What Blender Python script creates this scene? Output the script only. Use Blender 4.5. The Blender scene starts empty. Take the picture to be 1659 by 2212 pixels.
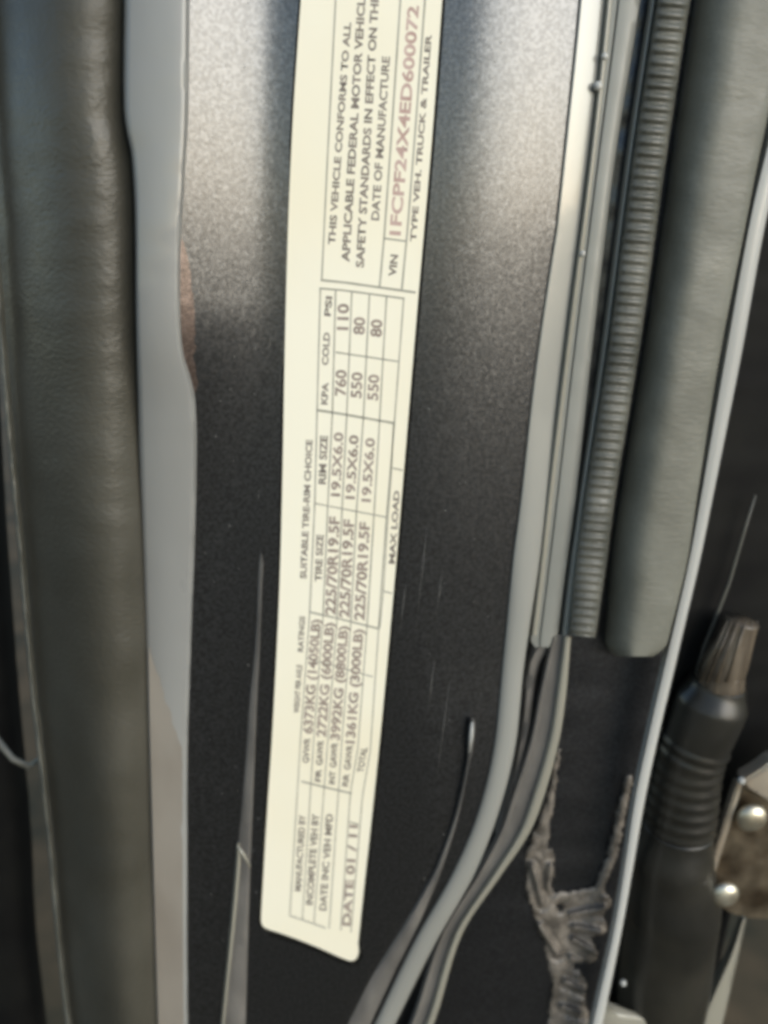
import bpy, bmesh, math, random
from mathutils import Vector, noise
random.seed(7)
S = bpy.context.scene
COL = S.collection

# ------------------------------------------------------------------ camera, sky, sun, exposure
F = 1840.0; W, H = 1659.0, 2212.0          # focal length and frame of the photograph, in picture units
TH = math.radians(17.6); D = 0.263         # camera pitch (down) and distance to the door pillar, metres
cam = bpy.data.cameras.new('camera'); co = bpy.data.objects.new('camera', cam); COL.objects.link(co)
co.location = (0, -D, 0); co.rotation_euler = (math.radians(90) - TH, 0, 0)
cam.sensor_fit = 'VERTICAL'; cam.sensor_height = 24.0; cam.lens = 24.0 * F / H
cam.clip_start = 0.01; cam.clip_end = 500
cam.dof.use_dof = True; cam.dof.focus_distance = 0.245; cam.dof.aperture_fstop = 5.6
S.camera = co
world = bpy.data.worlds.new('World'); S.world = world; world.use_nodes = True
nt = world.node_tree; bg = nt.nodes['Background']
SUN_EL, SUN_AZ = math.radians(18), math.radians(140)   # azimuth measured from +Y clockwise
sky = nt.nodes.new('ShaderNodeTexSky'); sky.sky_type = 'NISHITA'; sky.sun_disc = False
sky.sun_elevation = SUN_EL; sky.sun_rotation = SUN_AZ; sky.dust_density = 0.3; sky.air_density = 1.0
nt.links.new(sky.outputs[0], bg.inputs[0]); bg.inputs[1].default_value = 0.115
sl = bpy.data.lights.new('sun', 'SUN'); sl.energy = 1.7; sl.angle = math.radians(46); sl.color = (1, .95, .86)
so = bpy.data.objects.new('sun', sl); COL.objects.link(so)
sd = Vector((math.sin(SUN_AZ) * math.cos(SUN_EL), math.cos(SUN_AZ) * math.cos(SUN_EL), math.sin(SUN_EL)))
so.rotation_euler = sd.to_track_quat('Z', 'Y').to_euler(); so.location = sd * 3
S.view_settings.view_transform = 'Standard'; S.view_settings.look = 'None'
S.view_settings.exposure = 0.72; S.view_settings.gamma = 1
S.render.resolution_x, S.render.resolution_y = 768, 1024
S.render.engine = 'CYCLES'; S.cycles.pixel_filter_type = 'BLACKMAN_HARRIS'; S.cycles.filter_width = 3.7

# ------------------------------------------------------------------ helpers
CT, ST = math.cos(TH), math.sin(TH)
def at(x, y, off=0.0):
    """point seen at picture position x, y on the vertical plane off mm behind the pillar's face"""
    u, v = (x - W / 2) / F, (H / 2 - y) / F
    d = Vector((u, CT + v * ST, -ST + v * CT))
    return Vector((0, -D, 0)) + d * ((D + off * .001) / d.y)

def interp(tab, y):
    """smooth interpolation of rows [(y, a, b, ...)]"""
    n = len(tab)
    if y <= tab[0][0]: i = 0
    elif y >= tab[-1][0]: i = n - 2
    else: i = max(k for k in range(n - 1) if tab[k][0] <= y)
    y0, y1 = tab[i][0], tab[i + 1][0]; t = (y - y0) / (y1 - y0)
    out = []
    for c in range(1, len(tab[0])):
        p1, p2 = tab[i][c], tab[i + 1][c]
        m1 = (p2 - tab[i - 1][c]) / (y1 - tab[i - 1][0]) if i > 0 else (p2 - p1) / (y1 - y0)
        m2 = (tab[i + 2][c] - p1) / (tab[i + 2][0] - y0) if i + 2 < n else (p2 - p1) / (y1 - y0)
        if t < 0 or t > 1: out.append(p1 + (p2 - p1) * t); continue
        h = y1 - y0; t2, t3 = t * t, t ** 3
        out.append((2*t3-3*t2+1)*p1 + (t3-2*t2+t)*h*m1 + (-2*t3+3*t2)*p2 + (t3-t2)*h*m2)
    return out

def link(name, bm, mat, parent=None, smooth=True):
    me = bpy.data.meshes.new(name); bm.normal_update(); bm.to_mesh(me); bm.free()
    if smooth: me.polygons.foreach_set('use_smooth', [True] * len(me.polygons))
    me.materials.append(mat); o = bpy.data.objects.new(name, me); COL.objects.link(o)
    if parent: o.parent = parent
    return o
def tag(o, label=None, cat=None, group=None, kind=None):
    for k, v in (('label', label), ('category', cat), ('group', group), ('kind', kind)):
        if v: o[k] = v
    return o
def empty(name, label, cat, group=None):
    o = bpy.data.objects.new(name, None); o.empty_display_size = .02; COL.objects.link(o)
    return tag(o, label, cat, group)

def grid(bm, rows, closed=False):
    vs = [[bm.verts.new(p) for p in r] for r in rows]
    m = len(rows[0])
    for a, b in zip(vs, vs[1:]):
        for j in range(m if closed else m - 1):
            k = (j + 1) % m
            bm.faces.new((a[j], a[k], b[k], b[j]))
    return vs

def strip(name, tab, prof, mat, parent=None, y0=-160, y1=2360, step=12, thick=2.0, wob=0.0, round_end=0, round_top=0):
    """long solid strip: tab rows (y, xleft, xright[, off]); prof [(t, off)] across; closed behind, so it has thickness"""
    bm = bmesh.new(); rows = []
    n = int((y1 - y0) / step) + 1; back = max(p[1] for p in prof) + thick
    for i in range(n + 1):
        y = y0 + (y1 - y0) * i / n
        r = interp(tab, y); xl, xr = r[0], r[1]; ex = r[2] if len(r) > 2 else 0
        if round_end and y > y1 - round_end:
            q = (y - (y1 - round_end)) / round_end; s = max(0.3, (1 - q ** 2.6)) ** (1 / 2.6); c = (xl + xr) / 2
            xl, xr = c + (xl - c) * s, c + (xr - c) * s
        if round_top and y < y0 + round_top:
            q = 1 - (y - y0) / round_top; s = math.sqrt(max(0.02, 1 - q * q)); c = (xl + xr) / 2
            xl, xr = c + (xl - c) * s, c + (xr - c) * s
        pts = []
        for t, o in prof:
            w = wob * noise.noise(Vector((y * .02, t * 3, len(name)))) if wob else 0
            pts.append(at(xl + (xr - xl) * t, y, o + ex + w))
        b1 = Vector(pts[-1]); b1.y = (back + ex) * .001
        b0 = Vector(pts[0]); b0.y = (back + ex) * .001
        rows.append(pts + [b1, b0])
    vs = grid(bm, rows, closed=True)
    bm.faces.new(vs[0]); bm.faces.new(list(reversed(vs[-1])))
    bmesh.ops.recalc_face_normals(bm, faces=bm.faces)
    o = link(name, bm, mat, parent)
    es = o.modifiers.new('s', 'EDGE_SPLIT'); es.split_angle = math.radians(50)
    return o

def arc(n, depth, p=2.0, o0=0.0):
    """convex rounded profile from edge to edge, bulging depth mm towards the viewer"""
    return [(i / n, o0 - depth * (max(0, 1 - abs(2 * i / n - 1) ** p)) ** (1 / p)) for i in range(n + 1)]

def tube(bm, pts, radii, n=20, cap=True):
    rows = []
    for i, p in enumerate(pts):
        a = pts[max(0, i - 1)]; b = pts[min(len(pts) - 1, i + 1)]; t = (b - a).normalized()
        u = t.cross(Vector((0, 1, 0))).normalized(); v = t.cross(u).normalized()
        rows.append([p + (u * math.cos(2*math.pi*k/n) + v * math.sin(2*math.pi*k/n)) * radii[i] for k in range(n)])
    vs = grid(bm, rows, closed=True)
    if cap: bm.faces.new(vs[0]); bm.faces.new(list(reversed(vs[-1])))
    bmesh.ops.recalc_face_normals(bm, faces=bm.faces)

# ------------------------------------------------------------------ materials
def mat(name, col, rough=.5, metal=0.0, coat=0.0, spec=.5, col2=None, cscale=30, cstretch=(1, 1, 1), bump=0.0, bscale=400,
        bstretch=(1, 1, 1), rvar=0.0, detail=4, ramp=(.35, .65), aniso=0):
    m = bpy.data.materials.new(name); m.use_nodes = True; t = m.node_tree; b = t.nodes['Principled BSDF']
    b.inputs['Base Color'].default_value = (*col, 1); b.inputs['Roughness'].default_value = rough
    b.inputs['Metallic'].default_value = metal; b.inputs['Specular IOR Level'].default_value = spec
    b.inputs['Coat Weight'].default_value = coat; b.inputs['Coat Roughness'].default_value = .08
    tc = t.nodes.new('ShaderNodeTexCoord')
    def nz(scale, stretch, det):
        mp = t.nodes.new('ShaderNodeMapping'); mp.inputs['Scale'].default_value = stretch
        t.links.new(tc.outputs['Object'], mp.inputs[0])
        n = t.nodes.new('ShaderNodeTexNoise'); n.inputs['Scale'].default_value = scale; n.inputs['Detail'].default_value = det
        t.links.new(mp.outputs[0], n.inputs[0]); return n
    if col2:
        n = nz(cscale, cstretch, detail); r = t.nodes.new('ShaderNodeValToRGB')
        r.color_ramp.elements[0].position = ramp[0]; r.color_ramp.elements[1].position = ramp[1]
        r.color_ramp.elements[0].color = (*col, 1); r.color_ramp.elements[1].color = (*col2, 1)
        t.links.new(n.outputs[0], r.inputs[0]); t.links.new(r.outputs[0], b.inputs['Base Color'])
    if rvar:
        n = nz(cscale * 1.7 + 5, cstretch, 3); mr = t.nodes.new('ShaderNodeMapRange')
        mr.inputs['From Min'].default_value = .3; mr.inputs['From Max'].default_value = .7
        mr.inputs['To Min'].default_value = max(.02, rough - rvar); mr.inputs['To Max'].default_value = rough + rvar
        t.links.new(n.outputs[0], mr.inputs[0]); t.links.new(mr.outputs[0], b.inputs['Roughness'])
    if bump:
        n = nz(bscale, bstretch, 3); bp = t.nodes.new('ShaderNodeBump'); bp.inputs['Strength'].default_value = bump
        bp.inputs['Distance'].default_value = .0004
        t.links.new(n.outputs[0], bp.inputs['Height']); t.links.new(bp.outputs[0], b.inputs['Normal'])
    return m

def paint(name, base, bright, rough=.31, fl=.10):
    """dark metallic car paint: tiny flakes, each tilted its own way, under a clear coat; faint vertical polish marks"""
    m = mat(name, base, rough, metal=.85, coat=1.0)
    m.node_tree.nodes['Principled BSDF'].inputs['Coat Roughness'].default_value = .22
    t = m.node_tree; b = t.nodes['Principled BSDF']; tc = [n for n in t.nodes if n.type == 'TEX_COORD'][0]
    v = t.nodes.new('ShaderNodeTexVoronoi'); v.inputs['Scale'].default_value = 2600
    n = t.nodes.new('ShaderNodeTexNoise'); n.inputs['Scale'].default_value = 950; n.inputs['Detail'].default_value = 3
    t.links.new(tc.outputs['Object'], v.inputs['Vector']); t.links.new(tc.outputs['Object'], n.inputs['Vector'])
    r = t.nodes.new('ShaderNodeValToRGB'); r.color_ramp.elements[0].position = .38; r.color_ramp.elements[1].position = .64
    r.color_ramp.elements[0].color = (*base, 1); r.color_ramp.elements[1].color = (*bright, 1)
    t.links.new(n.outputs[0], r.inputs[0]); t.links.new(r.outputs[0], b.inputs['Base Color'])
    sub = t.nodes.new('ShaderNodeVectorMath'); sub.operation = 'SUBTRACT'; sub.inputs[1].default_value = (.5, .5, .5)
    t.links.new(v.outputs['Color'], sub.inputs[0])
    sc = t.nodes.new('ShaderNodeVectorMath'); sc.operation = 'SCALE'; sc.inputs['Scale'].default_value = fl
    t.links.new(sub.outputs[0], sc.inputs[0])
    g = t.nodes.new('ShaderNodeNewGeometry'); ad = t.nodes.new('ShaderNodeVectorMath'); ad.operation = 'ADD'
    t.links.new(g.outputs['Normal'], ad.inputs[0]); t.links.new(sc.outputs[0], ad.inputs[1])
    no = t.nodes.new('ShaderNodeVectorMath'); no.operation = 'NORMALIZE'
    t.links.new(ad.outputs[0], no.inputs[0]); t.links.new(no.outputs[0], b.inputs['Normal'])
    return m

M = {}
M['paint'] = paint('dark_metallic_paint', (.048, .050, .053), (.090, .093, .098))
M['paint_low'] = paint('inner_dark_paint', (.035, .037, .042), (.06, .063, .07), rough=.4, fl=.1)
M['lip'] = mat('pale_painted_lip', (.26, .25, .205), .3, coat=.5, col2=(.32, .305, .25), cscale=18, cstretch=(1, 1, .3), bump=.15, bscale=120)
M['lip_sheen'] = mat('silver_grey_lip_sheen', (.29, .29, .265), .3, metal=.15, coat=.6, col2=(.35, .35, .32), cscale=18, cstretch=(1, 1, .3), bump=.1, bscale=120)
M['flange_reflection'] = mat('brown_reflection_tone', (.20, .175, .145), .5, col2=(.26, .235, .20), cscale=45, cstretch=(1, 1, .4), ramp=(.3, .6))
M['scratch'] = mat('pale_scratch_dust', (.16, .16, .15), .5, col2=(.28, .28, .26), cscale=120)
M['brown_patch'] = paint('brown_flaked_patch', (.10, .075, .065), (.17, .13, .115), rough=.4)
M['flange'] = mat('grey_flange_paint', (.25, .25, .238), .34, coat=.4, col2=(.29, .29, .275), cscale=25, cstretch=(1, 1, .25), bump=.2, bscale=90, rvar=.08)
M['vinyl'] = mat('dark_vinyl', (.052, .049, .038), .42, col2=(.072, .068, .054), cscale=22, bump=.55, bscale=480, bstretch=(1, 1, 1.6), rvar=.08, spec=.45)
M['rubber'] = mat('black_rubber', (.022, .023, .022), .48, col2=(.035, .036, .033), cscale=60, bump=.35, bscale=500, rvar=.08)
M['rubber_grey'] = mat('soft_grey_rubber', (.10, .10, .085), .42, col2=(.14, .14, .12), cscale=50, bump=.5, bscale=380, bstretch=(1, 1, 2.6), rvar=.08)
M['rubber_pale'] = mat('soft_olive_rubber', (.14, .14, .115), .5, col2=(.185, .185, .155), cscale=50, bump=.5, bscale=300, bstretch=(1, 1, 2.6), rvar=.08)
M['trim'] = mat('grey_green_trim', (.24, .245, .22), .35, col2=(.3, .3, .27), cscale=25, cstretch=(1, 1, .3), bump=.2, bscale=200, rvar=.06)
M['ribbed'] = mat('ribbed_grey_rubber', (.085, .087, .074), .28, col2=(.15, .15, .128), cscale=70, bump=.3, bscale=700, rvar=.1)
M['black'] = mat('black_plastic', (.005, .005, .005), .7, col2=(.009, .009, .008), cscale=40, bump=.2, bscale=300, spec=.15)
M['white_edge'] = mat('white_edge_trim', (.40, .40, .375), .35, col2=(.50, .50, .47), cscale=40, cstretch=(1, 1, .2), coat=.2)
M['sealant'] = mat('seam_sealant', (.085, .075, .063), .32, col2=(.22, .195, .165), cscale=150, bump=.8, bscale=500, rvar=.12)
M['bead'] = mat('grey_brown_sealer', (.10, .095, .088), .4, col2=(.17, .16, .145), cscale=90, cstretch=(1, 1, .4), bump=.5, bscale=350, rvar=.1)
M['brass'] = mat('dull_bronze_metal', (.30, .25, .18), .38, metal=.8, col2=(.10, .075, .05), cscale=70, rvar=.12, bump=.3, bscale=200)
M['bolt'] = mat('zinc_plated_bolt', (.62, .59, .49), .38, metal=.85, col2=(.50, .45, .34), cscale=120, rvar=.08, bump=.1)
M['steel'] = mat('pale_plated_steel', (.62, .52, .40), .35, metal=.7, col2=(.70, .62, .50), cscale=60, rvar=.08)
M['boot'] = mat('black_boot_rubber', (.016, .0155, .013), .36, col2=(.03, .028, .022), cscale=40, bump=.25, bscale=260, rvar=.08)
M['brown'] = mat('brown_ribbed_plastic', (.045, .036, .027), .28, col2=(.15, .12, .085), cscale=60, cstretch=(3, 3, .3), bump=.4, bscale=200, rvar=.08)
M['paper'] = mat('cream_label_paper', (.86, .80, .62), .5, col2=(.89, .85, .70), cscale=14, detail=2, bump=.3, bscale=60, coat=.15)
M['ink'] = mat('dark_label_ink', (.13, .11, .095), .6, col2=(.26, .22, .19), cscale=250, ramp=(.3, .7))
M['ink_mid'] = mat('brown_label_ink', (.22, .17, .145), .6, col2=(.36, .29, .25), cscale=250, ramp=(.3, .7))
M['ink_faint'] = mat('faded_red_label_ink', (.42, .27, .23), .6, col2=(.58, .43, .38), cscale=250, ramp=(.3, .7))
M['ink_line'] = mat('grey_rule_ink', (.27, .26, .21), .6, col2=(.40, .385, .32), cscale=150, ramp=(.3, .7))
M['asphalt'] = mat('leafy_earth', (.035, .030, .012), .9, col2=(.13, .085, .04), cscale=9, bump=.6, bscale=90)

# ------------------------------------------------------------------ ground far below the door opening
bm = bmesh.new(); 
vs = [bm.verts.new(p) for p in ((-150, -150, -.75), (150, -150, -.75), (150, 150, -.75), (-150, 150, -.75))]; bm.faces.new(vs)
tag(link('ground', bm, M['asphalt'], smooth=False), kind='structure')

# ------------------------------------------------------------------ the painted pillar
P = empty('car_door_pillar', 'dark grey metallic car door pillar with rolled edges, carrying the long cream label', 'door pillar')
FL = [(-200, 268, 408), (0, 268, 405), (250, 268, 402), (330, 283, 398), (420, 290, 393), (500, 292, 388), (650, 293, 386), (760, 295, 392),
      (850, 297, 416), (1000, 300, 421), (1300, 310, 415), (1600, 318, 405), (1760, 323, 404), (2000, 330, 404), (2212, 337, 405), (2400, 343, 406)]
flx = lambda y: interp(FL, y)[1]
RE = [(-200, 1322), (0, 1305), (182, 1287), (328, 1269), (474, 1251), (620, 1231), (790, 1211), (1071, 1178), (1217, 1160), (1370, 1140),
      (1434, 1128), (1580, 1114), (1726, 1081), (1890, 1019), (2017, 946), (2212, 845), (2400, 745)]
def pf(x, y):
    k = min(1, max(0, (y - 650) / 600)); k = k * k * (3 - 2 * k)
    return -1.38 * (1 - .82 * k) * math.log(1 + math.exp(-(x - 575 + 75 * k) / 26.0))
rows = []; bm = bmesh.new()
for i in range(221):
    y = -200 + i * 2600 / 220
    xl = 415; xr = interp(RE, y)[0]
    k = min(1, max(0, (y - 1300) / 700)); k = k * k * (3 - 2 * k)
    wr = 300 * (1 - k) + 120 * k                       # width of the rolled right edge
    dr = 9.5 * (1 - k) + 4 * k
    wl = 235; wk = 1.0; pts = []
    xs0 = 395 - 22 * min(1, max(0, (y - 900) / 700))
    for j in range(41):                                # smooth fillet rising to the flange
        t = j / 40; x = 372 + (xl + wl - 372) * t
        pts.append((x, pf(x, y)))
    for j in range(1, 8): 
        t = j / 8; pts.append((xl + wl + (xr - wr - xl - wl) * t, 0))
    for j in range(31):
        t = j / 30; pts.append((xr - wr + wr * t, dr * t ** 1.9))
    pts.append((xr + 4, dr + 5))
    rows.append([at(x, y, o) for x, o in pts])
grid(bm, rows); bmesh.ops.recalc_face_normals(bm, faces=bm.faces)
pan = link('painted_panel', bm, M['paint'], P)
sm = pan.modifiers.new('t', 'SOLIDIFY'); sm.thickness = .0012; sm.offset = -1 

FL2 = []
for i in range(60):
    y = -200 + 2600 * i / 59; q = interp(FL, y); FL2.append((y, q[0], q[1], pf(q[1], y) + 5.6 + 1.4 * min(1, max(0, (y - 1000) / 300))))
strip('flange', FL2, [(0, -5), (.04, -7.6), (.12, -8.6), (.5, -8.8), (.9, -8.9), (.97, -8.4), (1.02, -6.6)], M['flange'], P, wob=.12, thick=9)
bm = bmesh.new(); rr = []
for i in range(40):                                    # ragged patch of brown flaked colour beside the flange
    y = 505 + 365 * i / 39; w = 26 + 12 * math.sin(i / 39 * math.pi) + 5 * noise.noise(Vector((y * .03, 0, 0)))
    x0 = flx(y) - 4; x1 = x0 + w * (math.sin(min(1, (i + .5) / 39) * math.pi) ** .45) + 6 * noise.noise(Vector((y * .05, 3, 0)))
    rr.append([at(x, y, pf(x, y) - .12) for x in (x0, x0 + (x1 - x0) * .5, max(x0 + 1, x1))])
grid(bm, rr); bmesh.ops.recalc_face_normals(bm, faces=bm.faces); link('brown_flange_patch', bm, M['brown_patch'], P)
# rolled lip at the panel's right edge; its pale colour paints the edge sheen
LIP = [(-200, 1215, 1322), (0, 1203, 1306), (328, 1172, 1270), (766, 1135, 1215), (1071, 1118, 1179), (1217, 1105, 1161), (1434, 1085, 1129), (1616, 1066, 1109),
       (1762, 1030, 1071), (1890, 975, 1020), (2035, 893, 938), (2212, 808, 850), (2400, 720, 752)]
def panel_off(x, y):
    xr = interp(RE, y)[0]; k = min(1, max(0, (y - 1300) / 700)); k = k * k * (3 - 2 * k)
    wr = 300 * (1 - k) + 120 * k; dr = 9.5 * (1 - k) + 4 * k
    return dr * max(0, (x - xr + wr) / wr) ** 1.9
bm = bmesh.new(); rr = []
for i in range(180):
    y = -160 + 2520 * i / 179; a, b = interp(LIP, y)
    f = .52 if y < 500 else .52 + .43 * min(1, (y - 500) / 700); a = b - (b - a) * f; c = min(1, max(0, (y - 900) / 400))
    row = []
    for j in range(15):
        t = j / 14; x = a + (b - a) * t
        row.append(at(x, y, panel_off(x, y) - .1 - (.25 + .9 * c) * (1 - abs(2 * t - 1) ** 2.6) - 2.2 * t * c))
    q = Vector(row[-1]); q.y += .004; row.append(q); rr.append(row)
grid(bm, rr); bmesh.ops.recalc_face_normals(bm, faces=bm.faces)
lo = link('rolled_lip_sheen', bm, M['lip_sheen'], P); sm = lo.modifiers.new('t', 'SOLIDIFY'); sm.thickness = .0006; sm.offset = -1
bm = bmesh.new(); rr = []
for i in range(90):                                    # thin film on the lower flange; brown colour paints its duller reflection
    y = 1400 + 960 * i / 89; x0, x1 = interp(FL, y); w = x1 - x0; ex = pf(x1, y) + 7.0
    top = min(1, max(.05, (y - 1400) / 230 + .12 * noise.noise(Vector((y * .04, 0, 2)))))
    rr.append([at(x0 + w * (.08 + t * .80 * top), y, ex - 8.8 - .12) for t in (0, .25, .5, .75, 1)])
grid(bm, rr); bmesh.ops.recalc_face_normals(bm, faces=bm.faces); link('reflection_film', bm, M['flange_reflection'], P)
# pressed creases
CR = [(1195, 561, 564), (1215, 558, 569), (1260, 556, 567), (1400, 549, 562), (1520, 537, 556), (1650, 528, 551), (1830, 512, 544), (1990, 497, 539), (2212, 478, 533), (2400, 464, 528)]
strip('pressed_crease', CR, [(0, 0.2), (.25, -.9), (.8, -1.2), (1, .3)], M['bead'], P, y0=1195, thick=1)
CE = [(1822, 511, 516), (1850, 509, 520), (1990, 497, 508), (2212, 476, 485), (2400, 462, 470)]
strip('crease_edge', CE, [(0, -.6), (.5, -1.9), (1, -1.2)], M['lip'], P, y0=1822, thick=1)
bm = bmesh.new(); tube(bm, [at(513, 1826, -1.5), at(527, 1848, -1.5), at(540, 1873, -1.2)], [.0005, .0007, .0004], 8)
link('crease_edge', bm, M['lip'], P)
C2 = [(1555, 1018, 1024), (1570, 1014, 1027), (1625, 1010, 1020), (1640, 1010, 1016), (1760, 984, 991), (1870, 943, 957), (1920, 915, 938), (2000, 868, 902), (2100, 805, 852), (2212, 748, 800), (2400, 660, 715)]
strip('pressed_crease', C2, [(0, .6), (.3, -.8), (.7, -1.0), (1, .6)], M['bead'], P, y0=1555, thick=1)
bm = bmesh.new(); tube(bm, [at(1020, 1560, -1), at(1018, 1590, -1.2), at(1014, 1624, -.9)], [.0004, .0008, .0004], 8)
link('pale_streak', bm, M['white_edge'], P)  # thin pale streak at the upper end of the crease

def hair(name, pts, r, m):
    bm = bmesh.new(); tube(bm, [at(x, y, panel_off(x, y) + pf(x, y) - .05) for x, y in pts], [r * .3] + [r] * (len(pts) - 2) + [r * .3], 6); link(name, bm, m, P)
for k in range(5):                                     # faint vertical scratches in the paint
    x = 870 + random.random() * 160; y = 1080 + random.random() * 420; l = 90 + random.random() * 200; d = -.10 - .08 * random.random()
    hair('paint_scratch', [(x, y), (x + d * l * .5, y + l * .5), (x + d * l, y + l)], .00007, M['scratch'])
bm = bmesh.new()
for k in range(110):                                   # dust specks lying on the paint
    y = random.uniform(0, 2200); x = random.choice((random.uniform(440, 560), random.uniform(900, 1090)))
    if y > 1500 and x > 700: x -= (y - 1500) * .12
    c = at(x, y, panel_off(x, y) + pf(x, y)); q = random.uniform(.00008, .00028)
    bmesh.ops.create_icosphere(bm, subdivisions=1, radius=q, matrix=__import__('mathutils').Matrix.Translation(c))
tag(link('dust_specks', bm, M['scratch'], P), kind='stuff')

# ------------------------------------------------------------------ inner dark body panel behind the seals, and seam sealant
B = empty('car_body_side', 'dark blue grey inner body panel behind the seals, smeared with brown seam sealant', 'car body')
IN = [(-200, 1290, 1720), (1000, 1180, 1540), (1400, 1120, 1450), (1726, 1060, 1395), (1890, 1000, 1362), (2017, 930, 1342), (2212, 830, 1300), (2400, 730, 1270)]
strip('inner_panel', IN, [(0, 19), (.2, 16), (.45, 15), (.62, 17), (.8, 19), (1, 18)], M['paint_low'], B, thick=4, wob=.6)
# second pale lip sweeping to the bottom
L2 = [(1385, 1192, 1232), (1500, 1166, 1222), (1600, 1146, 1207), (1726, 1105, 1172), (1800, 1080, 1142), (1890, 1032, 1082), (2017, 955, 998), (2212, 888, 936), (2400, 800, 850)]
strip('second_lip', L2, [(0, 9), (.08, 7), (.25, 7.6), (.6, 7.2), (.72, 5.6), (.9, 5.6), (1, 7.5)], M['bead'], B, y0=1372, thick=3)
strip('lip_edge', [(y, a + (b - a) * .66, b + 1) for y, a, b in L2], arc(6, 1.0, 2, 5.9), M['lip'], B, y0=1376, thick=1.5)
strip('lip_edge', [(y, a, a + (b - a) * .16) for y, a, b in L2], arc(6, .8, 2, 7.2), M['bead'], B, y0=1376, thick=1.5)
L3 = [(1400, 1150, 1190), (1434, 1138, 1166), (1580, 1122, 1146), (1700, 1098, 1122), (1800, 1070, 1088)]
strip('sealer_bead', L3, [(0, 11), (.3, 9), (.7, 9), (1, 11)], M['bead'], B, y0=1392, y1=1800, thick=2, wob=1.2, step=5)

def capsule(px, py, a, b, ra, rb):
    ax, ay = a; bx, by = b; dx, dy = bx - ax, by - ay
    t = max(0, min(1, ((px - ax) * dx + (py - ay) * dy) / (dx * dx + dy * dy)))
    return math.hypot(px - ax - dx * t, py - ay - dy * t) - (ra + (rb - ra) * t)
SEG = [((1207, 1620), (1184, 1750), 4, 11), ((1184, 1750), (1160, 1840), 11, 22), ((1160, 1840), (1163, 1925), 24, 27), ((1163, 1925), (1200, 2030), 26, 27),
       ((1200, 2030), (1222, 2130), 27, 28), ((1222, 2130), (1205, 2330), 28, 40), ((1180, 1850), (1178, 1930), 18, 16), ((1190, 1945), (1290, 1925), 13, 12),
       ((1290, 1925), (1322, 1850), 13, 11), ((1322, 1850), (1358, 1680), 12, 9), ((1240, 1950), (1300, 1950), 26, 20), ((1215, 2000), (1290, 2000), 30, 22), ((1210, 2050), (1255, 2050), 32, 30), ((1225, 2120), (1245, 2210), 30, 28), ((1235, 1985), (1285, 1965), 28, 22), ((1240, 2040), (1270, 2060), 30, 20), ((1235, 2120), (1250, 2240), 28, 22)]
RIP = [((1235, 1975), (1305, 1962)), ((1240, 2003), (1295, 2012)), ((1240, 2030), (1288, 2058)), ((1235, 2070), (1270, 2095)), ((1222, 2120), (1262, 2140)), ((1215, 2175), (1255, 2188)), ((1165, 2000), (1205, 2060)), ((1150, 1870), (1172, 1950)), ((1190, 1870), (1185, 1920))]
def sealant_h(x, y):
    wob = 5 * noise.noise(Vector((x * .05, y * .05, 0))) + 3 * noise.noise(Vector((x * .13, y * .13, 5)))
    s = min(capsule(x, y, a, b, ra, rb) for a, b, ra, rb in SEG) + wob
    if s > 2: return None
    h = 1.3 * (1 - math.exp(min(0, s) / 6.0))
    for a, b in RIP:
        d = capsule(x, y, a, b, 0, 0); h += 2.3 * math.exp(-(d / 6.0) ** 2) - 1.1 * math.exp(-((d - 13) / 6.0) ** 2)
    h += .6 * noise.noise(Vector((x * .07, y * .035, 9))) + .5 * noise.noise(Vector((x * .2, y * .16, 3)))
    return max(-.2, h) if s < 0 else -.3
bm = bmesh.new(); st = 3.5; vmap = {}
def inner_off(x, y):
    a, b = interp(IN, y)[:2]; t = (x - a) / (b - a)
    pr = [(0, 19), (.2, 16), (.45, 15), (.62, 17), (.8, 19), (1, 18)]
    for (t0, o0), (t1, o1) in zip(pr, pr[1:]):
        if t0 <= t <= t1: return o0 + (o1 - o0) * (t - t0) / (t1 - t0)
    return 15
for i in range(int(330 / st)):
    for j in range(int(760 / st)):
        x, y = 1100 + i * st, 1590 + j * st
        h = sealant_h(x, y)
        if h is not None: vmap[i, j] = bm.verts.new(at(x, y, inner_off(x, y) - .5 - h))
for (i, j) in list(vmap):
    q = [(i, j), (i + 1, j), (i + 1, j + 1), (i, j + 1)]
    if all(c in vmap for c in q): bm.faces.new([vmap[c] for c in q])
bmesh.ops.delete(bm, geom=[v for v in bm.verts if not v.link_faces], context='VERTS')
bmesh.ops.recalc_face_normals(bm, faces=bm.faces)
so_ = link('seam_sealant', bm, M['sealant'], B)
sm = so_.modifiers.new('t', 'SOLIDIFY'); sm.thickness = .0015; sm.offset = -1

# ------------------------------------------------------------------ left vinyl column and what is beyond it
VL = [(-200, -60, 272), (0, -50, 268), (250, -35, 268), (330, -30, 283), (500, -15, 292), (820, 10, 297), (1000, 25, 300), (1199, 44, 306), (1434, 64, 314), (1616, 84, 318),
      (1799, 105, 323), (2017, 124, 331), (2212, 146, 337), (2400, 166, 343)]
V = empty('padded_trim_column', 'dark olive grey grained vinyl trim column along the left edge, left of the pale flange', 'trim')
strip('vinyl_cover', [(y, a, b - 1) for y, a, b in VL], [(t, 22 - 32 * math.sin(min(1, t / .68) * math.pi / 2) ** 1.0 + (0 if t < .68 else 7 * ((t - .68) / .32) ** 2)) for t in [i / 40 for i in range(41)]], M['vinyl'], V, thick=2, wob=.35)
strip('edge_piping', [(y, a - 5, a + 6) for y, a, b in VL], arc(6, 2, 2, 14), M['rubber_grey'], V, thick=2, wob=.8, step=6)  # paler bead; its colour paints the thin highlight along the column's edge
LB = [(-200, -420, -60), (1000, -200, 0), (1434, -160, 30), (1800, -110, 62), (2000, -90, 72), (2212, -60, 95), (2400, -40, 118)]
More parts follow.
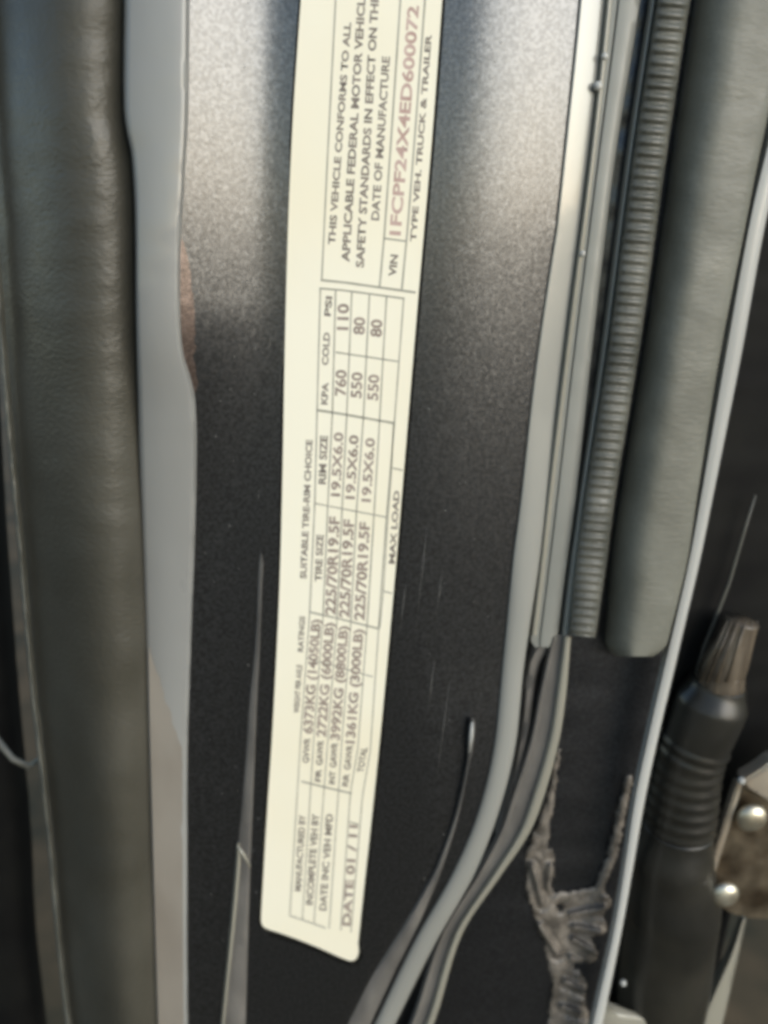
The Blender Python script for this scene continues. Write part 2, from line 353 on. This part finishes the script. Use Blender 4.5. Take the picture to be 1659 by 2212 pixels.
tag(strip('inner_trim_panel', LB, [(t, o) for t, o in arc(16, 16, 2.2, 70)], M['black'], None, thick=3, wob=.5),
    'black curved interior trim panel in shadow at the far left', 'trim panel')
bm = bmesh.new(); tube(bm, [at(-60, 1520, 45), at(-5, 1600, 36), at(28, 1640, 33), at(62, 1656, 34), at(85, 1640, 44)], [.0014, .0013, .0012, .0012, .0012], 12)
tag(link('wiring_cable', bm, M['rubber_grey'], None), 'thin dark cable looping behind the left trim column', 'cable')

# ------------------------------------------------------------------ seals right of the pillar
T = [(-200, 1327, 1404), (0, 1310, 1385), (328, 1275, 1332), (766, 1219, 1279), (1071, 1182, 1246), (1217, 1166, 1226), (1370, 1147, 1206), (1500, 1130, 1190)]
tr = empty('flat_trim_strip', 'flat grey green rubber trim strip between the painted lip and the ribbed seal', 'trim strip')
strip('strip_body', T, [(0, 10), (.03, 8), (.3, 7.6), (.34, 8.3), (.38, 7.2), (.7, 6.6), (.95, 7.4), (1, 10)], M['trim'], tr, y1=1398, thick=3, round_end=22, wob=.15)
TB = [(y, a + 1, a + 13) for y, a, b in T]
strip('strip_rim', TB, arc(6, 1.2, 2, 8), M['lip'], tr, y1=1372, thick=1.5)
for (x, y, r) in ((1306, 122, .0011), (1292, 186, .0014), (1258, 548, .001)):
    bm = bmesh.new(); bmesh.ops.create_icosphere(bm, subdivisions=2, radius=r, matrix=__import__('mathutils').Matrix.Translation(at(x, y, 7)))
    link('dirt_speck', bm, M['white_edge'], tr)

R0 = [(-200, 1447, 1522), (0, 1418, 1491), (328, 1368, 1441), (766, 1310, 1379), (1071, 1263, 1329), (1217, 1242, 1310), (1350, 1229, 1290), (1500, 1212, 1270)]
rb = empty('ribbed_seal', 'corrugated grey rubber seal strip with closely spaced cross ribs, ending half way down', 'seal')
bm = bmesh.new(); rows = []; y = -160.0
ys = []
while y < 1372: ys.append(y); y += 2.6
ph = 0
for y in ys:
    a, b = interp(R0, y)[:2]
    per = 27 * (1 - .35 * (y + 160) / 1530); ph += 2.6 / per * 2 * math.pi
    amp = .85 + .5 * noise.noise(Vector((y * .02, 1, 1))); r = .5 + .5 * math.sin(ph); r = r ** .8
    row = []
    for j in range(13):
        t = j / 12; o = 7 - 5.2 * (1 - abs(2 * t - 1) ** 2.6) ** (1 / 2.6)
        o -= amp * 1.3 * r * (1 if 0 < j < 12 else .0)
        row.append(at(a + (b - a) * t, y + (6 * t if j else 0), o))
    bb = Vector(row[-1]); bb.y = .012; aa = Vector(row[0]); aa.y = .012
    rows.append(row + [bb, aa])
vs = grid(bm, rows, closed=True); bm.faces.new(vs[0]); bm.faces.new(list(reversed(vs[-1])))
bmesh.ops.recalc_face_normals(bm, faces=bm.faces); o = link('corrugated_body', bm, M['ribbed'], rb)
o.modifiers.new('s', 'EDGE_SPLIT').split_angle = math.radians(70)
RL = [(-200, 1436, 1447), (0, 1407, 1417), (328, 1358, 1368), (766, 1300, 1310), (1071, 1254, 1264), (1150, 1243, 1255), (1217, 1233, 1247), (1350, 1217, 1233), (1500, 1200, 1217)]
strip('side_lip', RL, arc(6, 1.6, 2, 8), M['trim'], rb, y1=1374, thick=3)

C = [(-200, 1532, 1770), (0, 1502, 1716), (328, 1456, 1643), (474, 1436, 1614), (766, 1392, 1556), (1071, 1342, 1507), (1217, 1322, 1485), (1400, 1308, 1440), (1500, 1295, 1420)]
tag(strip('round_weatherstrip', C, [(0, 14), (.01, 12.5), (.03, 11), (.07, 9), (.12, 7), (.18, 5), (.24, 3.4), (.3, 2.1), (.36, 1.2), (.42, .6), (.5, .3), (.6, .5), (.7, .8), (.8, 1.2), (.9, 1.8), (.97, 2.6), (1, 5)], M['rubber_pale'], None, y1=1418, thick=2, round_end=34, wob=.3),
    'thick round soft grey weatherstrip beside the white edge, its blunt end half way down', 'weatherstrip')

E = [(-200, 1800, 1850), (0, 1738, 1784), (328, 1653, 1694), (474, 1619, 1656), (766, 1566, 1602), (1071, 1513, 1541), (1217, 1486, 1511), (1370, 1451, 1475), (1434, 1436, 1460),
     (1580, 1402, 1425), (1726, 1371, 1394), (1890, 1346, 1365), (2017, 1324, 1342), (2212, 1280, 1302), (2400, 1240, 1262)]
tag(strip('white_edge_strip', E, [(0, 6), (.08, 4), (.5, 3.4), (.9, 4), (1, 8)], M['white_edge'], None, thick=1.5),
    'long thin white edge trim running diagonally down the right side', 'edge trim')
EB = [(y, b + 2, b + 9) for y, a, b in E]
# dark jamb behind the right side
JB = [(-200, 1800, 2500), (0, 1745, 2400), (766, 1560, 2200), (1434, 1430, 2000), (1726, 1375, 1640), (1890, 1345, 1600), (2060, 1330, 1560), (2400, 1270, 1500)]
tag(strip('black_jamb_panel', JB, [(0, 30), (.1, 34), (.5, 40), (.9, 36), (1, 40)], M['black'], None, thick=4, wob=.8),
    'black recessed jamb panel filling the dark upper right', 'jamb panel')
bm = bmesh.new(); tube(bm, [at(1632, 1070, 30), at(1607, 1150, 30), at(1575, 1260, 30), at(1520, 1400, 30), at(1495, 1480, 30)], [.0003, .0005, .0005, .0007, .0003], 10)
tag(link('thin_wire', bm, M['rubber_grey'], None), 'thin grey wire hanging in the dark recess at upper right', 'wire')

# ------------------------------------------------------------------ door check boot with brown ribbed top, bracket and bolts
G = empty('rubber_boot', 'black rubber boot with brown ribbed neck standing right of the white edge', 'boot')
def axis(pts, rad, name, m, ridges=None, n=40, par=G, dep=20):
    bm = bmesh.new(); P3 = [at(x, y, d) for x, y, d in pts]; fine = []; rr = []
    seg = 24
    for i in range(len(P3) - 1):
        for k in range(seg):
            t = k / seg; tt = t * t * (3 - 2 * t)
            fine.append(P3[i].lerp(P3[i + 1], t)); r = rad[i] + (rad[i + 1] - rad[i]) * tt
            yy = pts[i][1] + (pts[i + 1][1] - pts[i][1]) * t
            if ridges and ridges[0] < yy < ridges[1]: r += .0007 * (.5 + .5 * math.sin((yy - ridges[0]) * 2 * math.pi / ridges[2]))
            rr.append(r)
    fine.append(P3[-1]); rr.append(rad[-1]); tube(bm, fine, rr, n); return link(name, bm, m, par)
axis([(1603, 1340, 24), (1560, 1450, 24), (1555, 1478, 24)], [.0062, .0082, .0088], 'ribbed_neck', M['brown'])
for k in range(6):
    a = -1.1 + k * .45
    bm = bmesh.new(); x0, x1 = 1603 + 36 * math.sin(a), 1557 + 50 * math.sin(a)
    tube(bm, [at(x0, 1342, 24 - 6.2 * math.cos(a)), at(x1, 1474, 24 - 8.6 * math.cos(a))], [.0003, .0005], 8)
    link('neck_rib', bm, M['brown'], G)
axis([(1551, 1474, 26), (1535, 1520, 26), (1490, 1640, 26), (1465, 1780, 27)], [.0105, .0135, .0125, .0140], 'boot_bellows', M['boot'], ridges=(1600, 1785, 24))
axis([(1465, 1780, 27), (1450, 1850, 28), (1450, 1960, 30), (1425, 2120, 34), (1400, 2330, 38)], [.0142, .017, .020, .021, .018], 'boot_base', M['boot'])
CB = [(1985, 1604, 1612), (2060, 1576, 1596), (2120, 1545, 1582), (2212, 1500, 1560), (2400, 1440, 1510)]
tag(strip('curved_sill_edge', CB, [(0, 30), (.3, 27), (.7, 27), (1, 31)], M['lip'], None, y0=1985, thick=2), 'pale curved sill edge at the bottom right corner', 'sill')
BL = [(2172, 1308, 1316), (2185, 1304, 1345), (2200, 1300, 1385), (2215, 1296, 1420), (2400, 1250, 1440)]
tag(strip('beige_bracket_foot', BL, [(0, 16), (.5, 15), (1, 17)], M['lip'], None, y0=2172, thick=2), 'small beige bracket foot at the bottom beside the white edge', 'bracket')
bm = bmesh.new(); bmesh.ops.create_icosphere(bm, subdivisions=3, radius=.0013, matrix=__import__('mathutils').Matrix.Translation(at(1346, 2123, 12)))
tag(link('rivet', bm, M['white_edge'], None), 'tiny bright rivet head low down beside the white edge', 'rivet')

K = empty('hinge_bracket', 'bronze hinge bracket with two domed bolts at the right edge of the photo', 'bracket')
def plate(name, poly, off, th, m, par, bev=.0006):
    bm = bmesh.new(); a = [bm.verts.new(at(x, y, off)) for x, y in poly]; f = bm.faces.new(a)
    r = bmesh.ops.extrude_face_region(bm, geom=[f]); bmesh.ops.translate(bm, vec=(0, th * .001, 0), verts=[v for v in r['geom'] if isinstance(v, bmesh.types.BMVert)])
    bmesh.ops.recalc_face_normals(bm, faces=bm.faces)
    if bev: bmesh.ops.bevel(bm, geom=bm.edges[:], offset=bev, segments=2, affect='EDGES')
    return link(name, bm, m, par, smooth=False)
plate('back_plate', [(1604, 1700), (1760, 1790), (1700, 1990), (1620, 1985), (1580, 1975), (1518, 1938)], 24, 3, M['brass'], K)
plate('plate_edge', [(1594, 1694), (1606, 1697), (1532, 1932), (1523, 1948), (1512, 1938), (1516, 1925)], 20, 5, M['steel'], K)
plate('top_arm', [(1604, 1690), (1640, 1668), (1670, 1645), (1780, 1600), (1780, 1790), (1670, 1738), (1616, 1704)], 15, 8, M['steel'], K, .001)
for k, (x, y, r) in enumerate(((1624, 1766, .0060), (1566, 1932, .0056))):
    bm = bmesh.new(); c = at(x, y, 18); 
    bmesh.ops.create_uvsphere(bm, u_segments=28, v_segments=16, radius=r)
    for v in bm.verts: v.co = c + Vector((v.co.x, v.co.y * .5, v.co.z))
    bo = link('domed_bolt', bm, M['bolt'], K)
    bm = bmesh.new(); c2 = at(x - 14, y + 12, 20)
    tube(bm, [c2 + Vector((0, -.001, 0)), c2 + Vector((0, .0035, 0))], [.0052, .0052], 6)
    link('washer', bm, M['bolt'], bo)
bm = bmesh.new(); bmesh.ops.create_icosphere(bm, subdivisions=3, radius=.0016, matrix=__import__('mathutils').Matrix.Translation(at(1602, 1686, 17)))
link('corner_pin', bm, M['white_edge'], K)

# ------------------------------------------------------------------ the label
LB_ = empty('certification_label', 'long cream certification label with faded printed tables, stuck on the dark pillar', 'label')
LE = [(-200, 665), (0, 650), (250, 633), (500, 622), (768, 615), (1037, 610), (1287, 603), (1587, 588), (1755, 577), (1975, 564)]
REdge = [(-200, 967), (0, 955), (300, 933), (600, 907), (900, 882), (1200, 857), (1500, 830), (1700, 810), (1930, 785), (2075, 770)]
lw = lambda y: interp(LE, y)[0]; rw = lambda y: interp(REdge, y)[0]
outl = [(lw(y), y) for y in range(-180, 1980, 20)] + [(564, 1985), (565, 1996), (570, 2003), (580, 2008)]
outr = [(rw(y) , y) for y in range(-180, 2050, 20)]
bott = [(600, 2014), (640, 2028), (690, 2048), (730, 2066), (750, 2074), (760, 2076), (768, 2073), (773, 2065), (775, 2055)]
poly = outl + bott + list(reversed(outr))
def label_mesh(name, poly, off, th, m, par):
    bm = bmesh.new(); a = [bm.verts.new(at(x, y, off)) for x, y in poly]; f = bm.faces.new(a)
    r = bmesh.ops.extrude_face_region(bm, geom=[f]); bmesh.ops.translate(bm, vec=(0, th * .001, 0), verts=[v for v in r['geom'] if isinstance(v, bmesh.types.BMVert)])
    bmesh.ops.recalc_face_normals(bm, faces=bm.faces); return link(name, bm, m, par, smooth=False)
LOFF = -.55
label_mesh('label_sheet', poly, LOFF, .35, M['paper'], LB_)
# black film behind the label: a hair wider than the paper
film = [(x - 5, y) for x, y in outl] + [(585, 2022), (640, 2040), (690, 2060), (730, 2078), (752, 2086), (775, 2086), (784, 2066)] + [(x + 7, y) for x, y in reversed(outr)]
label_mesh('backing_film', film, LOFF + .36, .05, M['black'], LB_)

def ruled(bm, x0, y0, x1, y1, w):
    d = Vector((x1 - x0, y1 - y0)); n = Vector((-d.y, d.x)).normalized() * w / 2; q = []
    k = max(1, int(d.length / 60))
    for i in range(k):
        a = Vector((x0, y0)) + d * i / k; b = Vector((x0, y0)) + d * (i + 1) / k
        bm.faces.new([bm.verts.new(at(p.x, p.y, LOFF - .012)) for p in (a + n, b + n, b - n, a - n)])
bm = bmesh.new()
def poly_line(pts, w=3.0):
    for (a, b), (c, d) in zip(pts, pts[1:]): ruled(bm, a, b, c, d, w)
LN = [([(735, -180), (725, 0), (707, 350), (695, 605)], 3.5), ([(877, -180), (865, 0), (845, 300), (830, 510), (820, 620)], 4), ([(930, -180), (918, 0), (898, 270), (880, 500), (868, 625)], 4),
      ([(830, 515), (877, 521)], 4), ([(693, 605), (750, 611), (898, 632)], 5), ([(690, 623), (740, 627), (874, 645)], 4)]
V1 = [((692, 623), (685, 886), (680, 1087), (669, 1322)), ((725, 627), (718, 891), (708, 1093), (698, 1329)), ((760, 631), (749, 897), (739, 1099), (728, 1336)),
      ((798, 636), (785, 903), (770, 1105), (758, 1344)), ((835, 640), (820, 908), (808, 1111), (793, 1351)), ((872, 645), (852, 914), (835, 1116), (818, 1357))]
for v in V1: LN.append((list(v), 3.2))
LN += [([(725, 761), (860, 781)], 3.5), ([(685, 886), (748, 896), (850, 914)], 5), ([(678, 1087), (838, 1118)], 3), ([(668, 1322), (730, 1336), (818, 1358)], 4),
       ([(848, 1011), (870, 1016)], 3), ([(828, 1277), (847, 1282)], 3), ([(850, 914), (846, 1011), (838, 1118), (828, 1277), (820, 1357)], 2.5)]
V2 = [((669, 1322), (650, 1587), (626, 1978)), ((698, 1329), (678, 1594), (653, 1988)), ((728, 1336), (708, 1601), (678, 1996)), ((758, 1344), (738, 1608), (711, 2006)),
      ((793, 1351), (773, 1616), (757, 1712), (736, 2010)), ((818, 1357), (800, 1622), (783, 1720), (758, 2014))]
for v in V2: LN.append((list(v), 2.6))
LN += [([(663, 1422), (805, 1462)], 2.6), ([(651, 1688), (700, 1700), (760, 1714)], 4), ([(626, 1978), (662, 1990), (704, 2005)], 3), ([(752, 1775), (775, 1781)], 3)]
for p, w in LN: poly_line(p, w)
link('printed_rules', bm, M['ink_line'], LB_, smooth=False)

fc = None
def text(s, x0, y0, x1, y1, h, m, bold=0.0):
    """printed line: starts at x0,y0 (lower end) and runs up to x1,y1; letter tops face left"""
    cu = bpy.data.curves.new('t', 'FONT'); cu.body = s; cu.size = 1; cu.offset = min(.036, bold + .010); cu.resolution_u = 3
    ob = bpy.data.objects.new('t', cu); COL.objects.link(ob); bpy.context.view_layer.update()
    me = bpy.data.meshes.new_from_object(ob.evaluated_get(bpy.context.evaluated_depsgraph_get()))
    bpy.data.objects.remove(ob); bpy.data.curves.remove(cu)
    xs = [v.co.x for v in me.vertices]; wmin, wmax = min(xs), max(xs)
    d = Vector((x1 - x0, y1 - y0)); L = d.length; d.normalize(); n = Vector((d.y, -d.x))
    if n.x > 0: n = -n
    for v in me.vertices:
        p = Vector((x0, y0)) + d * ((v.co.x - wmin) / (wmax - wmin) * L) + n * ((v.co.y / .69 - .5) * h)
        v.co = at(p.x, p.y, LOFF - .015)
    me.materials.clear(); me.materials.append(m)
    o = bpy.data.objects.new('printed_line', me); COL.objects.link(o); o.parent = LB_; return o
ID, IM, IF = M['ink'], M['ink_mid'], M['ink_faint']
B1 = .012
text('THIS VEHICLE CONFORMS TO ALL', 716, 528, 751, 48, 14, ID, .025)
text('APPLICABLE FEDERAL MOTOR VEHICLE', 746, 566, 782, -20, 16, ID, .025)
text('SAFETY STANDARDS IN EFFECT ON THE', 777, 578, 810, -10, 16, ID, .025)
text('DATE OF MANUFACTURE', 810, 476, 834, 122, 16, ID, .02)
text('1FCPF24X4ED600072', 853, 508, 893, 12, 23, IF, .02)
text('VIN', 847, 597, 852, 550, 15, ID, .06)
text('TYPE VEH. TRUCK & TRAILER', 892, 522, 926, 74, 12, ID, .045)
text('KPA', 700, 874, 703, 826, 13, ID, .045); text('COLD', 702, 789, 706, 718, 13, ID, .03); text('PSI', 707, 683, 711, 640, 13, ID, .04)
VX = [[(p[1], p[0]) for p in v] for v in V1]
for k, v in enumerate(V2): VX[k] = VX[k][:-1] + [(p[1], p[0]) for p in v]
def cell(c, sk, ya, yb, t, h, m, bold=0.0, f=.5):
    """text inside table column c from ya (lower) up to yb; sk = slant added per column"""
    ya += sk * c; yb += sk * c
    xa = [interp(VX[k], ya)[0] for k in (c, c + 1)]; xb = [interp(VX[k], yb)[0] for k in (c, c + 1)]
    text(t, xa[0] + (xa[1] - xa[0]) * f, ya, xb[0] + (xb[1] - xb[0]) * f, yb, h, m, bold)
for c, t in ((1, '110'), (2, '80'), (3, '80')): cell(c, 5, 708 if c == 1 else 713, 651 if c == 1 else 675, t, 23, IM, .02)
for c, t in ((1, '760'), (2, '550'), (3, '550')): cell(c, 5, 850, 794, t, 22, IM, .02)
cell(0, 5, 1046, 941, 'RIM SIZE', 15, ID, .04); cell(0, 5, 1256, 1155, 'TIRE SIZE', 14, ID, .035)
text('SUITABLE TIRE-RIM CHOICE', 655, 1250, 668, 950, 13, ID, .04)
for c in (1, 2, 3):
    cell(c, 6, 1066, 928, '19.5X6.0', 19, IM, .02)
    cell(c, 6, 1322, 1110, '225/70R19.5F', 21, IM, .025)
for c in range(4):
    cell(c, 7, 1585, 1338, ('6373KG (14050LB)', '2722KG (6000LB)', '3992KG (8800LB)', '1361KG (3000LB)')[c], 19, IM, .025)
    cell(c + .02 if 0 else c, 5, 1684, 1656, ('', 'FR', 'INT', 'RR')[c], 12, ID, .03) if c else None
text('RATINGS', 649, 1408, 653, 1331, 11, ID, .03); text('WEIGHT PER AXLE', 640, 1540, 647, 1436, 11, ID, .03)
text('MAX LOAD', 846, 1218, 857, 1060, 12, ID, .04)
for c, t in enumerate(('GVWR', 'GAWR', 'GAWR', 'GAWR', 'TOTAL')): cell(c, 5, 1648, 1594, t, 13, ID, .045)
cell(0, 0, 1925, 1760, 'MANUFACTURED BY', 13, ID, .03)
cell(1, 0, 1955, 1758, 'INCOMPLETE VEH BY', 14, ID, .03)
cell(2, 0, 1967, 1758, 'DATE INC VEH MFD', 14, ID, .03)
cell(4, 0, 2000, 1782, 'DATE 01 / 11', 17, IM, .03)
